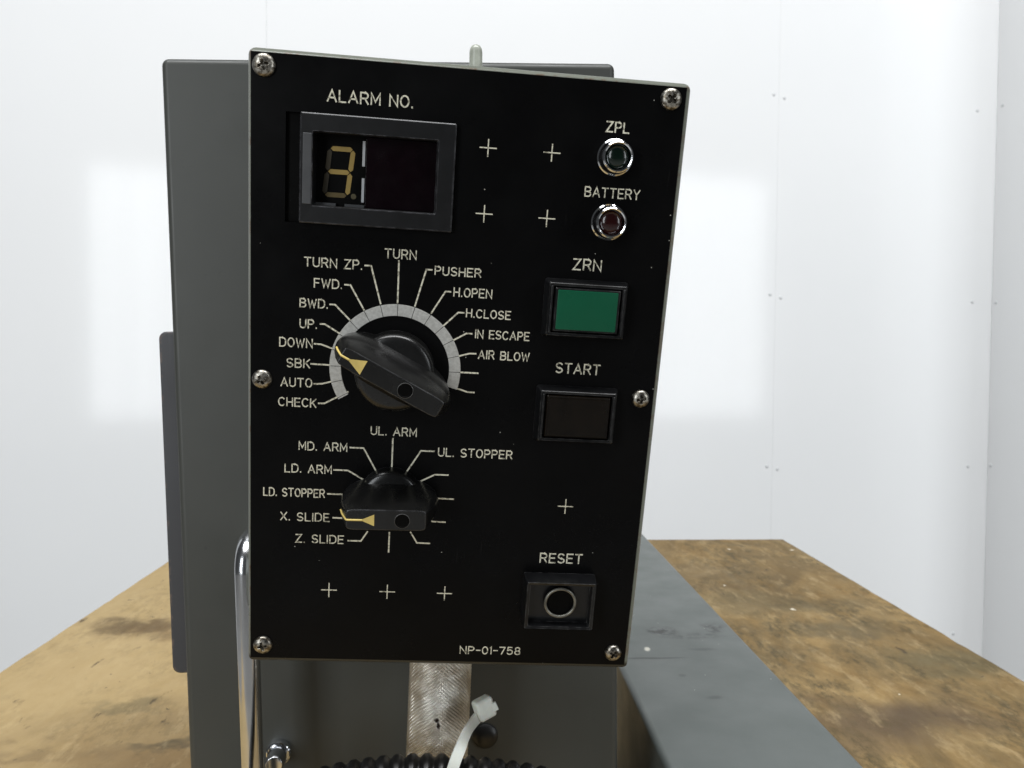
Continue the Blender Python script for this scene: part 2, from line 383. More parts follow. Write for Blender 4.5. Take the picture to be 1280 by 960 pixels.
# ---------------------------------------------------------------- the setting
def Z(z): return EYE + z
fl = box('floor', (-3.5, -3.0, -.05), (3.5, 4.0, 0), M_FLOOR); fl['kind'] = 'structure'
YW = math.radians(7)
def wallM(origin, ang):
    return Matrix.Translation(origin) @ Matrix.Rotation(ang, 4, 'Z')
# local: x along the wall, -y into the room, z up
wr = Vector((math.cos(YW), math.sin(YW), 0)); wn = Vector((math.sin(YW), -math.cos(YW), 0))
O = Vector((0, 2.2, 0)) - wr * (Vector((0, 2.2, 0)).dot(wr))
CS = 1.7992                                           # corner position along the wall
wb = box('wall', (-3.2, .006, 0), (CS + .05, .10, 3.0), M_BACK); wb['kind'] = 'structure'; wb.matrix_world = wallM(O, YW)
wmesh = {}
def wall_panel(par, x0, x1):
    p = box('wall_panel', (x0 + .00012, 0, .02), (x1 - .00012, .0055, 2.98), M_WALL, par, .0002, 2)
    return p
def rivet(par, x, z):
    r = lathe('rivet', [(0.2, 2.6), (2.5, 2.4), (4.6, 1.2), (5, .3), (5, -.5)], 0, 0, M_RIV, par, 16)
    r.matrix_local = Matrix.Translation((x, 0, z)) @ Matrix.Rotation(PI / 2, 4, 'X')
    return r
for x0, x1 in ((-3.03, -1.652), (-1.652, -.269), (-.269, 1.115), (1.115, CS)):
    p = wall_panel(wb, x0, x1)
    zs = (.74, .183, -.302, -.80)
    for z in zs:
        for x in (x0 + .016, x1 - .016 if x1 < CS else 1.735):
            if x > 1.7 and z == -.80: x = 1.70
            if x0 < -.3 and x > -.4 or (x0 == -.269 and x < 0): continue      # that seam carries no rivets in view
            rivet(p, x, Z(z + (.004 if x < 1.12 else -.004)))
C0 = O + wr * CS
ws = box('wall', (.0, .006, 0), (.55, .10, 3.0), M_BACK); ws['kind'] = 'structure'; ws.matrix_world = wallM(C0, YW - PI / 2)
p = wall_panel(ws, .0, .55)
for x, z in ((.018, .749), (.0125, .178), (.009, -.302)): rivet(p, x + .004, Z(z))

# ---------------------------------------------------------------- worktable
tb = empty('work_table', 'stained plywood work table with worn brown top under the grey machine', 'table', Matrix.Translation((0.03, .70, 0)))
def tabletop():
    x0, x1, y0, y1 = -.447, .520, .06, 1.366
    n = 90; vs = []; fs = []; P = []
    rnd = random.Random(3)
    def j(k): return .0003 * math.sin(k * .9) + rnd.uniform(-.0003, .0003) + (rnd.uniform(-.0022, 0) if rnd.random() < .06 else 0)
    for i in range(n): P.append((x0 + (x1 - x0) * i / n, y0))
    for i in range(n): P.append((x1 + j(i), y0 + (y1 - y0) * i / n))
    for i in range(n): P.append((x1 - (x1 - x0) * i / n, y1 + j(i) - .008 * (i / n)))
    for i in range(n): P.append((x0 - j(i), y1 - .008 - (y1 - .008 - y0) * i / n))
    N = len(P)
    cx, cy = (x0 + x1) / 2, (y0 + y1) / 2
    for (ins, z) in ((.0015, 0), (0, -.0015), (0, -.018), (.001, -.019)):
        for (x, y) in P:
            vs.append((x + (ins if x < cx else -ins), y + (ins if y < cy else -ins), z))
    for k in range(3):
        for i in range(N):
            jn = (i + 1) % N; fs.append((k * N + i, k * N + jn, (k + 1) * N + jn, (k + 1) * N + i))
    fs.append(tuple(range(N))); fs.append(tuple(3 * N + i for i in range(N)))
    return vs, fs
vs, fs = tabletop()
o = mesh('tabletop', vs, fs, M_PLY); o.matrix_world = Matrix.Translation((0, 0, Z(-.300)))
bpy.context.view_layer.update()
def keep_parent(o, p):
    o.parent = p; o.matrix_parent_inverse = p.matrix_world.inverted()
keep_parent(o, tb)
for (x, y) in ((-.40, .12), (.47, .12), (-.40, 1.30), (.47, 1.30)):
    o = box('leg', (x - .02, y - .02, 0), (x + .02, y + .02, Z(-.3195)), M_CAB, None, .002); keep_parent(o, tb)

# ---------------------------------------------------------------- long blue-grey housing beside the cabinet
hb = empty('machine_housing', 'long blue-grey painted metal housing with dark smudges on its flat top, beside the cabinet', 'metal housing', Matrix.Translation((.1375, .66, Z(-.2995))))
o = box('body', (.0905, .362, -.1095), (.1845, .955, 0), M_BEAM, None, .0035, 4); o.matrix_world = Matrix.Translation((0, 0, Z(-.190))); keep_parent(o, hb)

# ---------------------------------------------------------------- cabinet
CR = Matrix(((0.99918, -0.03305, -0.02355), (0.03216, 0.99879, -0.03718), (0.02475, 0.03639, 0.99903)))
CM = Matrix.Translation((-.13069, .350, Z(.12253))) @ CR.to_4x4()
cb = empty('cabinet', 'tall dark grey metal cabinet with chipped edges and a chrome pull handle', 'cabinet', CM)
# local: x right, y into the cabinet, z up; origin at the top left front corner
def bevel_box(name, a, b, m, parent, bev, seg=4): return box(name, a, b, m, parent, bev, seg)
bevel_box('body', (0, 0, -.4215), (.18944, .165, 0), M_CAB, cb, .0030, 5)
rg = []
for yy, ins in ((10, .6), (10.6, 0), (95, 0), (95.6, .6)):
    rg.append([(x, yy, z) for x, z, _ in rrect(-3.2, -188.3, 10.8 - 2 * ins, 151.5 - 2 * ins, 3.2, 0, 5)])
o = loft('side_cover', rg, M_COVER, cb); o['label'] = 'narrow blue-grey rounded cover on the left side'
# pull handle
hp = []
xh = .0346
hp += [(xh, y, -.1975) for y in (.003, -.006, -.014, -.0195)]
for i in range(1, 10):
    a = i / 10 * PI / 2; hp.append((xh, -.0195 - .0105 * math.sin(a), -.1975 - .0105 * (1 - math.cos(a))))
hp += [(xh, -.030, -.208 - i * .0135) for i in range(0, 9)]
zb = -.208 - 8 * .0135
for i in range(1, 10):
    a = i / 10 * PI / 2; hp.append((xh, -.030 + .0105 * (1 - math.cos(a)), zb - .0105 * math.sin(a)))
hp += [(xh, y, zb - .0105) for y in (-.0195, -.010, .003)]
o = tube('handle', hp, .00435, M_HANDLE, cb, 28); o['label'] = 'chrome tube pull handle'
def on_cab(o, x, z):   # lathe axis +z -> out of the cabinet front (-y)
    o.matrix_local = Matrix.Translation((x, 0, z)) @ Matrix.Rotation(PI / 2, 4, 'X'); return o
lk = on_cab(lathe('lock', [(5.4, -.5), (5.6, 1.5), (5.2, 3.2), (4.7, 3.6), (4.3, 3.0), (4.1, 3.2)], 0, 0, M_CHROME, cb), .0390, -.2965)
lk['label'] = 'round chrome lock with a projecting cylinder'
o = lathe('lock_cylinder', [(3.9, 2.5), (4.0, 11.0), (3.5, 12.2), (3.2, 12.4), (.2, 12.4)], 0, 0, M_HANDLE, lk)
o = on_cab(lathe('hole_plug', [(5.6, -.5), (5.6, .6), (4.6, 1.6), (2.5, 2.2), (.2, 2.35)], 0, 0, M_PLUG, cb), .1293, -.2945)

# ---------------------------------------------------------------- control panel
PR = Matrix(((0.99801, 0.052, 0.03553), (0.0448, -0.18972, -0.98082), (-0.04426, 0.98046, -0.19168)))
PM = Matrix.Translation((-.067645, .252409, Z(.09088))) @ PR.to_4x4()
cp = empty('control_panel', 'black engraved control panel with rotary knobs, square buttons, lamps and ALARM NO. display', 'control panel', PM)
# local (mm): x = u to the right, y = -v, z = out towards the camera
PW, PH = 133.05, 200.0
# plate with a cut-out for the display
hx0, hx1, hy0, hy1 = 10.4, 62.6, -49.3, -16.4
def plate():
    vs = []; fs = []
    X = [0, hx0, hx1, PW]; Y = [-PH, hy0, hy1, 0]
    idx = {}
    for k, z in enumerate((0, -1.4)):
        for i, x in enumerate(X):
            for j, y in enumerate(Y):
                idx[k, i, j] = len(vs); vs.append(Vector((x, y, z)) * MM)
    for k in (0, 1):
        for i in range(3):
            for j in range(3):
                if i == 1 and j == 1: continue
                f = (idx[k, i, j], idx[k, i + 1, j], idx[k, i + 1, j + 1], idx[k, i, j + 1]); fs.append(f if k == 0 else f[::-1])
    def wall(a, b): fs.append((idx[0, a[0], a[1]], idx[0, b[0], b[1]], idx[1, b[0], b[1]], idx[1, a[0], a[1]]))
    for i in range(3):
        wall((i, 0), (i + 1, 0)); wall((i, 3), (i + 1, 3)); wall((0, i), (0, i + 1)); wall((3, i), (3, i + 1))
    for a, b in (((1, 1), (2, 1)), ((2, 1), (2, 2)), ((2, 2), (1, 2)), ((1, 2), (1, 1))): wall(a, b)
    return vs, fs
vs, fs = plate(); mesh('face_plate', vs, fs, M_PLATE, cp)
ow, oh, ox, oy = PW + 3.2, PH + 3.9, PW / 2 + .3, -PH / 2 - .40
rc = rrect(PW / 2, -PH / 2, PW + .03, PH + .03, .02, -1.0)
o = loft('enclosure', [rrect(ox, oy, ow - 2, oh - 2, 2, -44), rrect(ox, oy, ow, oh, 2.2, -43), rrect(ox, oy, ow, oh, 2.2, -3.2), rrect(ox, oy, ow - .25, oh - .35, 2.1, -2.3),
                     rrect(ox, oy, ow - 1.1, oh - 1.6, 1.5, -1.1), rrect(ox, oy + .12, ow - 1.7, oh - 2.6, 1.0, -.45), [(x, y, -.3) for x, y, _ in rc], [(x, y, -1.45) for x, y, _ in rc],
                     rrect(ox, -PH / 2, PW - 8, PH - 8, .3, -1.5), rrect(ox, -PH / 2, PW - 8, PH - 8, .3, -6)], M_RIM, cp)
o['label'] = 'grey-green painted box behind the black plate'

# ---- stroke font
def arc(cx, cy, rx, ry, a0, a1, n=8): return [(cx + rx * math.cos(math.radians(a0 + (a1 - a0) * i / n)), cy + ry * math.sin(math.radians(a0 + (a1 - a0) * i / n))) for i in range(n + 1)]
def oval(w): return [arc(w / 2, .5, w / 2, .5, 90, 450, 24)]
G = {
 'A': (.72, [[(0, 0), (.36, 1), (.72, 0)], [(.12, .33), (.60, .33)]]),
 'B': (.62, [[(0, 0), (0, 1), (.36, 1)] + arc(.36, .76, .22, .24, 90, -90) + [(0, .52)], [(.36, .52)] + arc(.36, .26, .26, .26, 90, -90) + [(0, 0)]]),
 'C': (.66, [arc(.35, .5, .35, .5, 45, 315, 18)]),
 'D': (.66, [[(0, 0), (0, 1), (.28, 1)] + arc(.28, .62, .38, .38, 90, 0) + arc(.28, .38, .38, .38, 0, -90) + [(0, 0)]]),
 'E': (.56, [[(.56, 1), (0, 1), (0, 0), (.56, 0)], [(0, .52), (.48, .52)]]),
 'F': (.54, [[(.54, 1), (0, 1), (0, 0)], [(0, .52), (.46, .52)]]),
 'H': (.62, [[(0, 0), (0, 1)], [(.62, 0), (.62, 1)], [(0, .5), (.62, .5)]]),
 'I': (.02, [[(.01, 0), (.01, 1)]]),
 'K': (.60, [[(0, 0), (0, 1)], [(.58, 1), (0, .38)], [(.2, .58), (.60, 0)]]),
 'L': (.52, [[(0, 1), (0, 0), (.52, 0)]]),
 'M': (.72, [[(0, 0), (0, 1), (.36, .25), (.72, 1), (.72, 0)]]),
 'N': (.64, [[(0, 0), (0, 1), (.64, 0), (.64, 1)]]),
 'O': (.68, oval(.68)),
 'P': (.58, [[(0, 0), (0, 1), (.32, 1)] + arc(.32, .73, .26, .27, 90, -90) + [(0, .46)]]),
 'R': (.62, [[(0, 0), (0, 1), (.34, 1)] + arc(.34, .74, .26, .26, 90, -90) + [(0, .48)], [(.34, .48), (.62, 0)]]),
 'S': (.60, [arc(.30, .74, .28, .26, 30, 270, 12) + arc(.30, .24, .30, .24, 90, -150, 12)]),
 'T': (.64, [[(0, 1), (.64, 1)], [(.32, 1), (.32, 0)]]),
 'U': (.62, [[(0, 1), (0, .3)] + arc(.31, .31, .31, .31, 180, 360, 12) + [(.62, 1)]]),
 'W': (.88, [[(0, 1), (.22, 0), (.44, .85), (.66, 0), (.88, 1)]]),
 'X': (.62, [[(0, 0), (.62, 1)], [(0, 1), (.62, 0)]]),
 'Y': (.66, [[(0, 1), (.33, .5), (.66, 1)], [(.33, .5), (.33, 0)]]),
 'Z': (.62, [[(0, 1), (.60, 1), (0, 0), (.62, 0)]]),
 '.': (.06, [[(.03, 0), (.03, .06)]]),
 '-': (.40, [[(0, .5), (.40, .5)]]),
 '0': (.56, oval(.56)),
 '1': (.12, [[(0, .86), (.12, 1), (.12, 0)]]),
 '5': (.56, [[(.50, 1), (.08, 1), (.03, .54)] + arc(.27, .32, .29, .32, 125, -150, 14)]),
 '7': (.56, [[(0, 1), (.56, 1), (.2, 0)]]),
 '8': (.56, [arc(.28, .75, .23, .25, 90, 450, 16), arc(.28, .25, .28, .25, 90, 450, 16)]),
 ' ': (.30, []),
}
def lettering(txt, u, v, wd, ht, sw=.40):
    adv = []; x = 0
    gap = .27
    for c in txt: adv.append(x); x += G[c][0] + gap
    tot = x - gap
    # fit the measured width by stretching letters and gaps together
    k = wd / (tot * ht)
    vs = []; fs = []
    for c, a in zip(txt, adv):
        dy = random.uniform(-.05, .05)
        for st in G[c][1]:
            ribbon_faces([(u + (a + px) * ht * k, -v + py * ht + dy) for px, py in st], sw, .01, vs, fs)
    o = mesh('lettering', vs, fs, M_INK, cp, fix=False); o['label'] = 'engraved cream lettering ' + txt
    return o
TEXTS = [
 ("ALARM NO.",22.76,12.46,25.62,3.23), ("ZPL",108.87,14.92,7.08,2.98), ("BATTERY",103.83,35.04,17.59,2.88), ("ZRN",102.09,58.38,9.03,3.35),
 ("START",99.23,92.72,14.63,3.22), ("RESET",99.16,160.77,14.75,3.30), ("NP-01-758",73.10,196.73,21.46,2.74), ("TURN ZP.",16.61,62.67,17.88,2.76),
 ("TURN",41.66,58.46,9.79,2.76), ("PUSHER",57.72,62.81,14.60,2.54), ("FWD.",19.78,69.16,8.55,2.71), ("H.OPEN",64.09,69.39,12.18,2.68),
 ("BWD.",15.42,75.70,8.60,2.66), ("H.CLOSE",68.49,75.90,14.28,2.56), ("UP.",15.51,82.37,5.18,2.69), ("IN ESCAPE",71.82,82.56,17.57,2.59),
 ("DOWN",9.17,88.80,10.25,2.79), ("AIR BLOW",73.23,89.36,16.66,2.62), ("SBK",11.51,95.45,7.18,2.75), ("AUTO",9.68,101.90,9.80,2.72),
 ("CHECK",8.97,108.55,11.97,2.70), ("UL. ARM",39.15,117.00,14.92,2.70), ("MD. ARM",15.74,123.24,15.58,2.71), ("UL. STOPPER",61.77,123.41,24.82,2.75),
 ("LD. ARM",11.23,131.24,15.16,2.74), ("LD. STOPPER",4.33,139.78,19.96,2.71), ("X. SLIDE",9.99,148.37,16.02,2.73), ("Z. SLIDE",15.07,156.25,15.93,2.77)]
for a in TEXTS: lettering(*a, sw=.46 if a[0] in ('ALARM NO.', 'ZPL', 'ZRN', 'START', 'RESET') else .38)

LINES = [
 [(35.5, 61.33), (37.42, 61.33), (40.8, 73.2)], [(46.1, 59.19), (46.2, 72.6)], [(56.68, 61.42), (54.87, 61.42), (51.77, 73.3)],
 [(62.97, 68.05), (61.35, 68.05), (57.13, 75.3)], [(67.56, 74.6), (65.8, 74.6), (61.35, 79.1)], [(70.59, 81.32), (68.81, 81.32), (64.87, 83.7)],
 [(72.26, 87.85), (70.26, 87.91), (66.94, 88.9)], [(67.7, 94.36), (73.38, 94.36)], [(66.01, 99.64), (70.28, 100.91), (72.46, 100.95)],
 [(29.35, 67.8), (31.07, 67.8), (35.58, 75.5)], [(24.82, 74.4), (26.41, 74.4), (31.22, 79.1)], [(21.91, 80.86), (23.29, 80.86), (28.0, 83.6)],
 [(20.09, 87.45), (22.17, 87.5), (25.89, 88.69)], [(19.15, 94.11), (25.2, 94.2)], [(20.31, 100.75), (22.77, 100.55), (25.71, 99.67)],
 [(21.84, 107.2), (23.6, 107.14), (31.15, 102.84)],
 [(46.4, 118.1), (46.42, 129.12)], [(32.44, 121.85), (36.86, 121.85), (41.16, 129.59)], [(60.31, 121.9), (55.9, 121.94), (51.21, 129.9)],
 [(27.3, 129.9), (31.89, 129.9), (37.42, 133.11)], [(65.39, 130.11), (60.94, 130.14), (55.16, 133.27)], [(25.42, 138.46), (31.5, 138.45)],
 [(62.0, 138.6), (67.65, 138.65)], [(27.37, 146.95), (32.17, 146.97)], [(60.17, 146.76), (61.14, 147.05), (65.33, 147.12)],
 [(32.61, 155.06), (36.91, 155.07), (39.0, 151.6)], [(46.46, 151.6), (46.46, 158.74)], [(53.66, 151.2), (55.96, 155.05), (60.33, 155.12)]]
for L in LINES:
    vs = []; fs = []; ribbon_faces([(x, -y) for x, y in L], .50, .01, vs, fs); mesh('leader_line', vs, fs, M_INK, cp, fix=False)
for (x, y) in [(72.24, 22.6), (92.28, 22.6), (72.24, 42.75), (92.28, 42.85), (26.53, 173.6), (46.51, 173.65), (66.45, 173.7), (106.4, 139.75)]:
    vs = []; fs = []
    ribbon_faces([(x - 2.55, -y), (x + 2.55, -y)], .36, .01, vs, fs, .05); ribbon_faces([(x, -y - 2.55), (x, -y + 2.55)], .36, .012, vs, fs, .06)
    mesh('centre_mark', vs, fs, M_INK, cp, fix=False)

# ---- metal scale ring round the upper knob, divided at every position
KU = (46.3, -94.4); KL = (46.4, -138.5)
ring = None
a0, a1 = -16.0, 211.5
cuts = sorted([a0] + [x for x in range(0, 211, 15)] + [a1])
for i in range(len(cuts) - 1):
    s0, s1 = cuts[i] + (.28 if i else 0), cuts[i + 1] - (.28 if i < len(cuts) - 2 else 0)
    n = 8; vs = []; fs = []
    for k in range(n + 1):
        a = math.radians(s0 + (s1 - s0) * k / n)
        for (r, z) in ((17.5, 0), (17.6, .22), (21.2, .22), (21.3, 0)): vs.append(Vector((KU[0] + r * math.cos(a), KU[1] + r * math.sin(a), z + .002)) * MM)
    for k in range(n):
        for q in range(3): fs.append((4 * k + q, 4 * k + q + 1, 4 * k + 5 + q, 4 * k + 4 + q))
    fs += [(0, 1, 2, 3), (4 * n, 4 * n + 1, 4 * n + 2, 4 * n + 3)]
    mesh('scale_segment', vs, fs, M_SCALE, cp)

# ---- rotary knobs
def knob(c, ang, H, hb, hm, ht, tb_, tm, tt, rs, hs, tri, hole, lab):
    """ang: direction the pointer looks; hb/hm/ht half lengths, tb/tm/tt half thicknesses at base, middle, top"""
    ca, sa = math.cos(math.radians(ang)), math.sin(math.radians(ang))
    def W(p): return (c[0] + p[0] * ca - p[1] * sa, c[1] + p[0] * sa + p[1] * ca, p[2])
    def e(a, b, ex, z): return superell(c[0], c[1], a, b, ex, z, 72, ca, sa)
    k = lathe('rotary_knob', [(rs + .1, .08), (rs, hs - 2.0), (rs - .35, hs - 1.0), (rs - 1.1, hs - .3), (rs - 2.4, hs + .05), (rs * .5, hs + .5), (.5, hs + .6)], c[0], c[1], M_KNOB, cp, 72)
    k['label'] = lab
    R = [e(hb - .9, tb_, 2.0, .1), e(hb - .5, tb_ * .97, 2.0, hs * .5), e(hm, tb_ * .90, 2.1, hs), e(hm - .1, tm + .9, 2.4, hs + 1.6), e(hm - .5, tm, 3.0, hs + (H - hs) * .35),
         e(ht + (hm - ht) * .52, tt + (tm - tt) * .55, 4.5, hs + (H - hs) * .68), e(ht + .50, tt + .12, 9, H - .9), e(ht + .25, tt + .02, 10, H - .25), e(ht - .1, tt - .3, 11, H)]
    loft('grip', R, M_KNOB, k, ang=42)
    # pointer mark: triangle and a line running over the end of the grip
    x0, x1, tw = tri
    vs = [Vector(W((x0, 0, H + .02))), Vector(W((x1, tw, H + .02))), Vector(W((x1, -tw, H + .02)))]
    vs = [v * MM for v in vs] + [(v + Vector((0, 0, .08))) * MM for v in vs]
    mesh('pointer_mark', vs, [(3, 4, 5), (0, 1, 4, 3), (1, 2, 5, 4), (2, 0, 3, 5)], M_YEL, k)
    x68 = ht + (hm - ht) * .52; z68 = hs + (H - hs) * .68; x35 = hm - .5; z35 = hs + (H - hs) * .35
    pts = [(x0 - .6, 0, H + .02), (ht - .1, 0, H + .02), (ht + .27, 0, H - .25), (ht + .52, 0, H - .9), (x68 + .05, 0, z68), (x35 * .6 + x68 * .4 + .05, 0, z35 * .6 + z68 * .4)]
    tube('pointer_line', [Vector(W(p)) * MM for p in pts], .00033, M_YEL, k, 8)
    hx, hy, hr = hole
    q = W((hx, hy, 0))
    lathe('screw_hole_rim', [(hr + .25, H - .3), (hr + .25, H + .10), (hr - .05, H + .16), (hr - .2, H + .02), (.1, H + .015)], q[0], q[1], M_DARK, k, 32)
    lathe('screw_hole_edge', [(hr + .34, H - .2), (hr + .36, H + .06), (hr + .26, H + .12), (hr + .1, H + .06)], q[0], q[1], M_HOLE, k, 32, 35, False)
    return k
knob(KU, 152.8, 21, 20.8, 20.4, 16.9, 8.2, 4.8, 2.95, 12.7, 8.0, (14.9, 9.4, 2.4), (-4.8, -.1, 2.1), 'upper, larger black pointer knob')
knob(KL, 181.0, 21.5, 16.6, 16.0, 12.2, 7.4, 4.9, 3.3, 10.4, 5.6, (8.0, 3.7, 1.9), (-5.0, .1, 2.1), 'lower, smaller black pointer knob')

# ---- alarm display
bz = loft('display_frame', [rrect(38.6, -32.75, 47.0, 32.6, .5, -5.2), rrect(38.6, -32.75, 47.2, 32.8, .5, 1.9), rrect(38.6, -32.75, 46.6, 32.2, .4, 2.15), rrect(37.9, -32.75, 38.2, 22.4, .3, 2.1),
                            rrect(37.7, -32.75, 37.5, 21.8, .3, 1.6), rrect(37.7, -32.75, 37.2, 21.6, .3, -4.2)], M_BEZ2, cp, ang=6)
bz['label'] = 'charcoal display frame'
box('slot_shade_sheet', (10.45 * MM, -49.2 * MM, -1.42 * MM), (15.05 * MM, -16.5 * MM, -1.30 * MM), M_DARK, bz)  # thin black sheet standing in for the shade inside the cut-out slot
box('display_window', (19.2 * MM, -43.6 * MM, -4.19 * MM), (34.3 * MM, -21.9 * MM, -3.9 * MM), M_DARK, bz)
o = box('red_filter', (34.55 * MM, -43.55 * MM, -3.9 * MM), (56.4 * MM, -22.0 * MM, -2.35 * MM), M_REDF, bz, .0002); o['label'] = 'dark red display filter'
box('window_edge', (15.9 * MM, -43.4 * MM, 0 * MM), (18.6 * MM, -22.3 * MM, 2.3 * MM), M_GRE, bz, .0002)
for (y0, y1) in ((-30.9, -23.3), (-41.9, -34.5)):
    box('window_edge', (33.45 * MM, y0 * MM, -3.8 * MM), (34.25 * MM, y1 * MM, -2.5 * MM), M_SLIT, bz)
for (x0, x1) in ((19.3, 25.5), (28.3, 34.3)):
    box('window_edge', (x0 * MM, -43.6 * MM, -3.8 * MM), (x1 * MM, -42.75 * MM, -2.6 * MM), M_GRE, bz)
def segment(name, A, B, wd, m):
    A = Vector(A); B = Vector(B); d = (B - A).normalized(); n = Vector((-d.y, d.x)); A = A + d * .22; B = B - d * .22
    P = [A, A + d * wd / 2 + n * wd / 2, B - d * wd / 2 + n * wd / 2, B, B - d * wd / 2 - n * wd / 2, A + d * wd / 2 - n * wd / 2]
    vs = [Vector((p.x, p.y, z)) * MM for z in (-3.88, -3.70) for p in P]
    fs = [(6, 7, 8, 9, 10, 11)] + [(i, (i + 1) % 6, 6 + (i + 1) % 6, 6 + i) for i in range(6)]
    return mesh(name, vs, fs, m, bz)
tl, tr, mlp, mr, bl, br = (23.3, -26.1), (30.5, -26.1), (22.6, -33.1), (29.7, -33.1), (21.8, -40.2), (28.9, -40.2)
for A, B, m in ((tl, tr, M_SEG), (tr, mr, M_SEG), (mlp, mr, M_SEG), (mr, br, M_SEG), (bl, br, plain('half_shaded_segment', (0.11, .078, .024), .5)), (tl, mlp, M_SEG_SHADED), (mlp, bl, M_SEG_SHADED)):  # left and bottom segments darker: shading across the digit painted into their colours
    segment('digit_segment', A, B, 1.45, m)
lathe('decimal_point', [(.85, -3.88), (.85, -3.7), (.1, -3.7)], 30.9, -40.3, plain('dot_amber', (.085, .07, .03), .5), bz, 20)  # dot darkened with the same painted shading

# ---- indicator lamps
def lamp(c, m, lab):
    k = lathe('indicator_lamp', [(5.7, .02), (5.7, .5), (5.35, .8), (5.05, 4.4), (4.85, 5.3), (4.45, 5.7), (4.1, 5.5), (3.95, 4.9), (3.9, 3.2), (.1, 3.2)], c[0], c[1], M_CHROME, cp, 56, 25)
    k['label'] = lab
    lathe('lamp_lens', [(3.86, 3.22), (3.8, 3.7), (3.3, 4.4), (2.3, 4.9), (1.1, 5.15), (.05, 5.2)], c[0], c[1], m, k, 40)
lamp((112.3, -22.6), M_GLENS, 'chrome-ringed lamp with dark green lens'); lamp((112.2, -42.7), M_RLENS, 'chrome-ringed lamp with dark red lens')

# ---- push buttons
def button(cx, cy, m, lab, cm):
    k = loft('push_button', [rrect(cx, cy, 27.4, 19.0, .8, .02), rrect(cx, cy, 27.0, 18.6, .8, 1.2), rrect(cx, cy, 25.6, 17.4, .7, 4.3), rrect(cx, cy, 25.0, 16.8, .6, 4.6), rrect(cx, cy, 22.6, 15.2, .4, 4.5), rrect(cx, cy, 22.2, 14.9, .4, 1.6)], M_BEZ, cp)
    k['label'] = lab
    # raised side lips of the bezel
    for s in (-1, 1): box('bezel_lip', ((cx + s * 11.75 - .35) * MM, (cy - 7.6) * MM, 4.4 * MM), ((cx + s * 11.75 + .35) * MM, (cy + 7.6) * MM, 5.5 * MM), M_BEZ, k, .0002)
    loft('button_cap', [rrect(cx, cy, 21.4, 14.2, .5, 1.65), rrect(cx, cy, 21.4, 14.2, .5, 4.6), rrect(cx, cy, 20.8, 13.7, .4, 5.0), rrect(cx, cy, 20.0, 13.1, .3, 4.95)], M_BEZ if cm else m, k)
    loft('button_lens', [rrect(cx, cy, 19.6, 12.8, .3, 4.9), rrect(cx, cy, 19.5, 12.7, .4, 5.15), rrect(cx, cy, 19.0, 12.3, .4, 5.25)], m, k)
button(106.9, -71.1, M_GREEN, 'rectangular push button with green lens', True)
button(106.9, -106.6, M_SMOKE, 'rectangular push button with dark smoked lens', False)
cx, cy = 106.45, -173.9
k = loft('push_button', [rrect(cx, cy, 25.4, 18.4, .6, .02), rrect(cx, cy, 24.4, 17.6, .6, 6.6), rrect(cx, cy, 23.8, 17.2, .6, 7.0), rrect(cx, cy, 21.6, 15.6, .5, 6.8), rrect(cx, cy, 21.2, 15.2, .4, 3.6)], M_BEZ, cp)
k['label'] = 'recessed push button with a round grey ring'
tube('button_ring', [Vector((cx + .1 + 5.2 * math.cos(a * PI / 24), cy + .7 + 5.2 * math.sin(a * PI / 24), 5.6)) * MM for a in range(48)], .00052, M_RING, k, 10, True)
lathe('button_cap', [(5.4, 3.62), (5.4, 5.5), (4.9, 5.7), (4.6, 4.9), (.1, 4.7)], cx + .1, cy + .7, M_DARK, k, 40)

# ---- pan head screws with cross recess
def screw(cx, cy, r, rot, n=56, m=18):
    vs = []; fs = []
    ca, sa = math.cos(rot), math.sin(rot); H = 1.9
    for j in range(m + 1):
        q = j / m; rr = r * math.sin(q * PI / 2) if j < m else r
        for i in range(n):
            a = 2 * PI * i / n; x, y = rr * math.cos(a), rr * math.sin(a)
            xr, yr = x * ca + y * sa, -x * sa + y * ca
            z = H * math.sqrt(max(0, 1 - (rr / r) ** 2)) ** .8
            d = max(0, min(1, (1.55 - max(abs(xr), abs(yr))) / .35)) * max(0, min(1, (.42 - min(abs(xr), abs(yr))) / .14)); z -= d * 1.3
            vs.append(Vector((cx + x, cy + y, z + .05)) * MM)
    for i in range(n): vs.append(Vector((cx + r * math.cos(2 * PI * i / n), cy + r * math.sin(2 * PI * i / n), 0)) * MM)
    for j in range(m + 1):
        for i in range(n):
            q = (i + 1) % n; fs.append((j * n + i, j * n + q, (j + 1) * n + q, (j + 1) * n + i))
    auto_smooth(mesh('screw', vs, fs, M_SCREW, cp), 40)
for (x, y), r, a in zip([(3.9, 3.75), (128.3, 3.85), (3.7, 99.9), (128.6, 100.2), (4.3, 194.9), (128.4, 195.1)], (3.45, 3.4, 3.2, 3.1, 3.3, 3.1), (.3, .9, .5, .1, .2, 1.0)):
    screw(x, -y, r, a)
# ---- pin on top of the enclosure (world upright)
bpy.context.view_layer.update()
o = lathe('top_pin', [(2.15, -8), (2.15, 3.6), (2.0, 4.6), (1.5, 5.5), (.8, 5.95), (.05, 6.05)], 0, 0, M_PIN, None, 28)
o.matrix_world = Matrix.Translation((-.0008, .2750, Z(.0967))); keep_parent(o, cp); o['label'] = 'pale round-ended pin on the top edge'

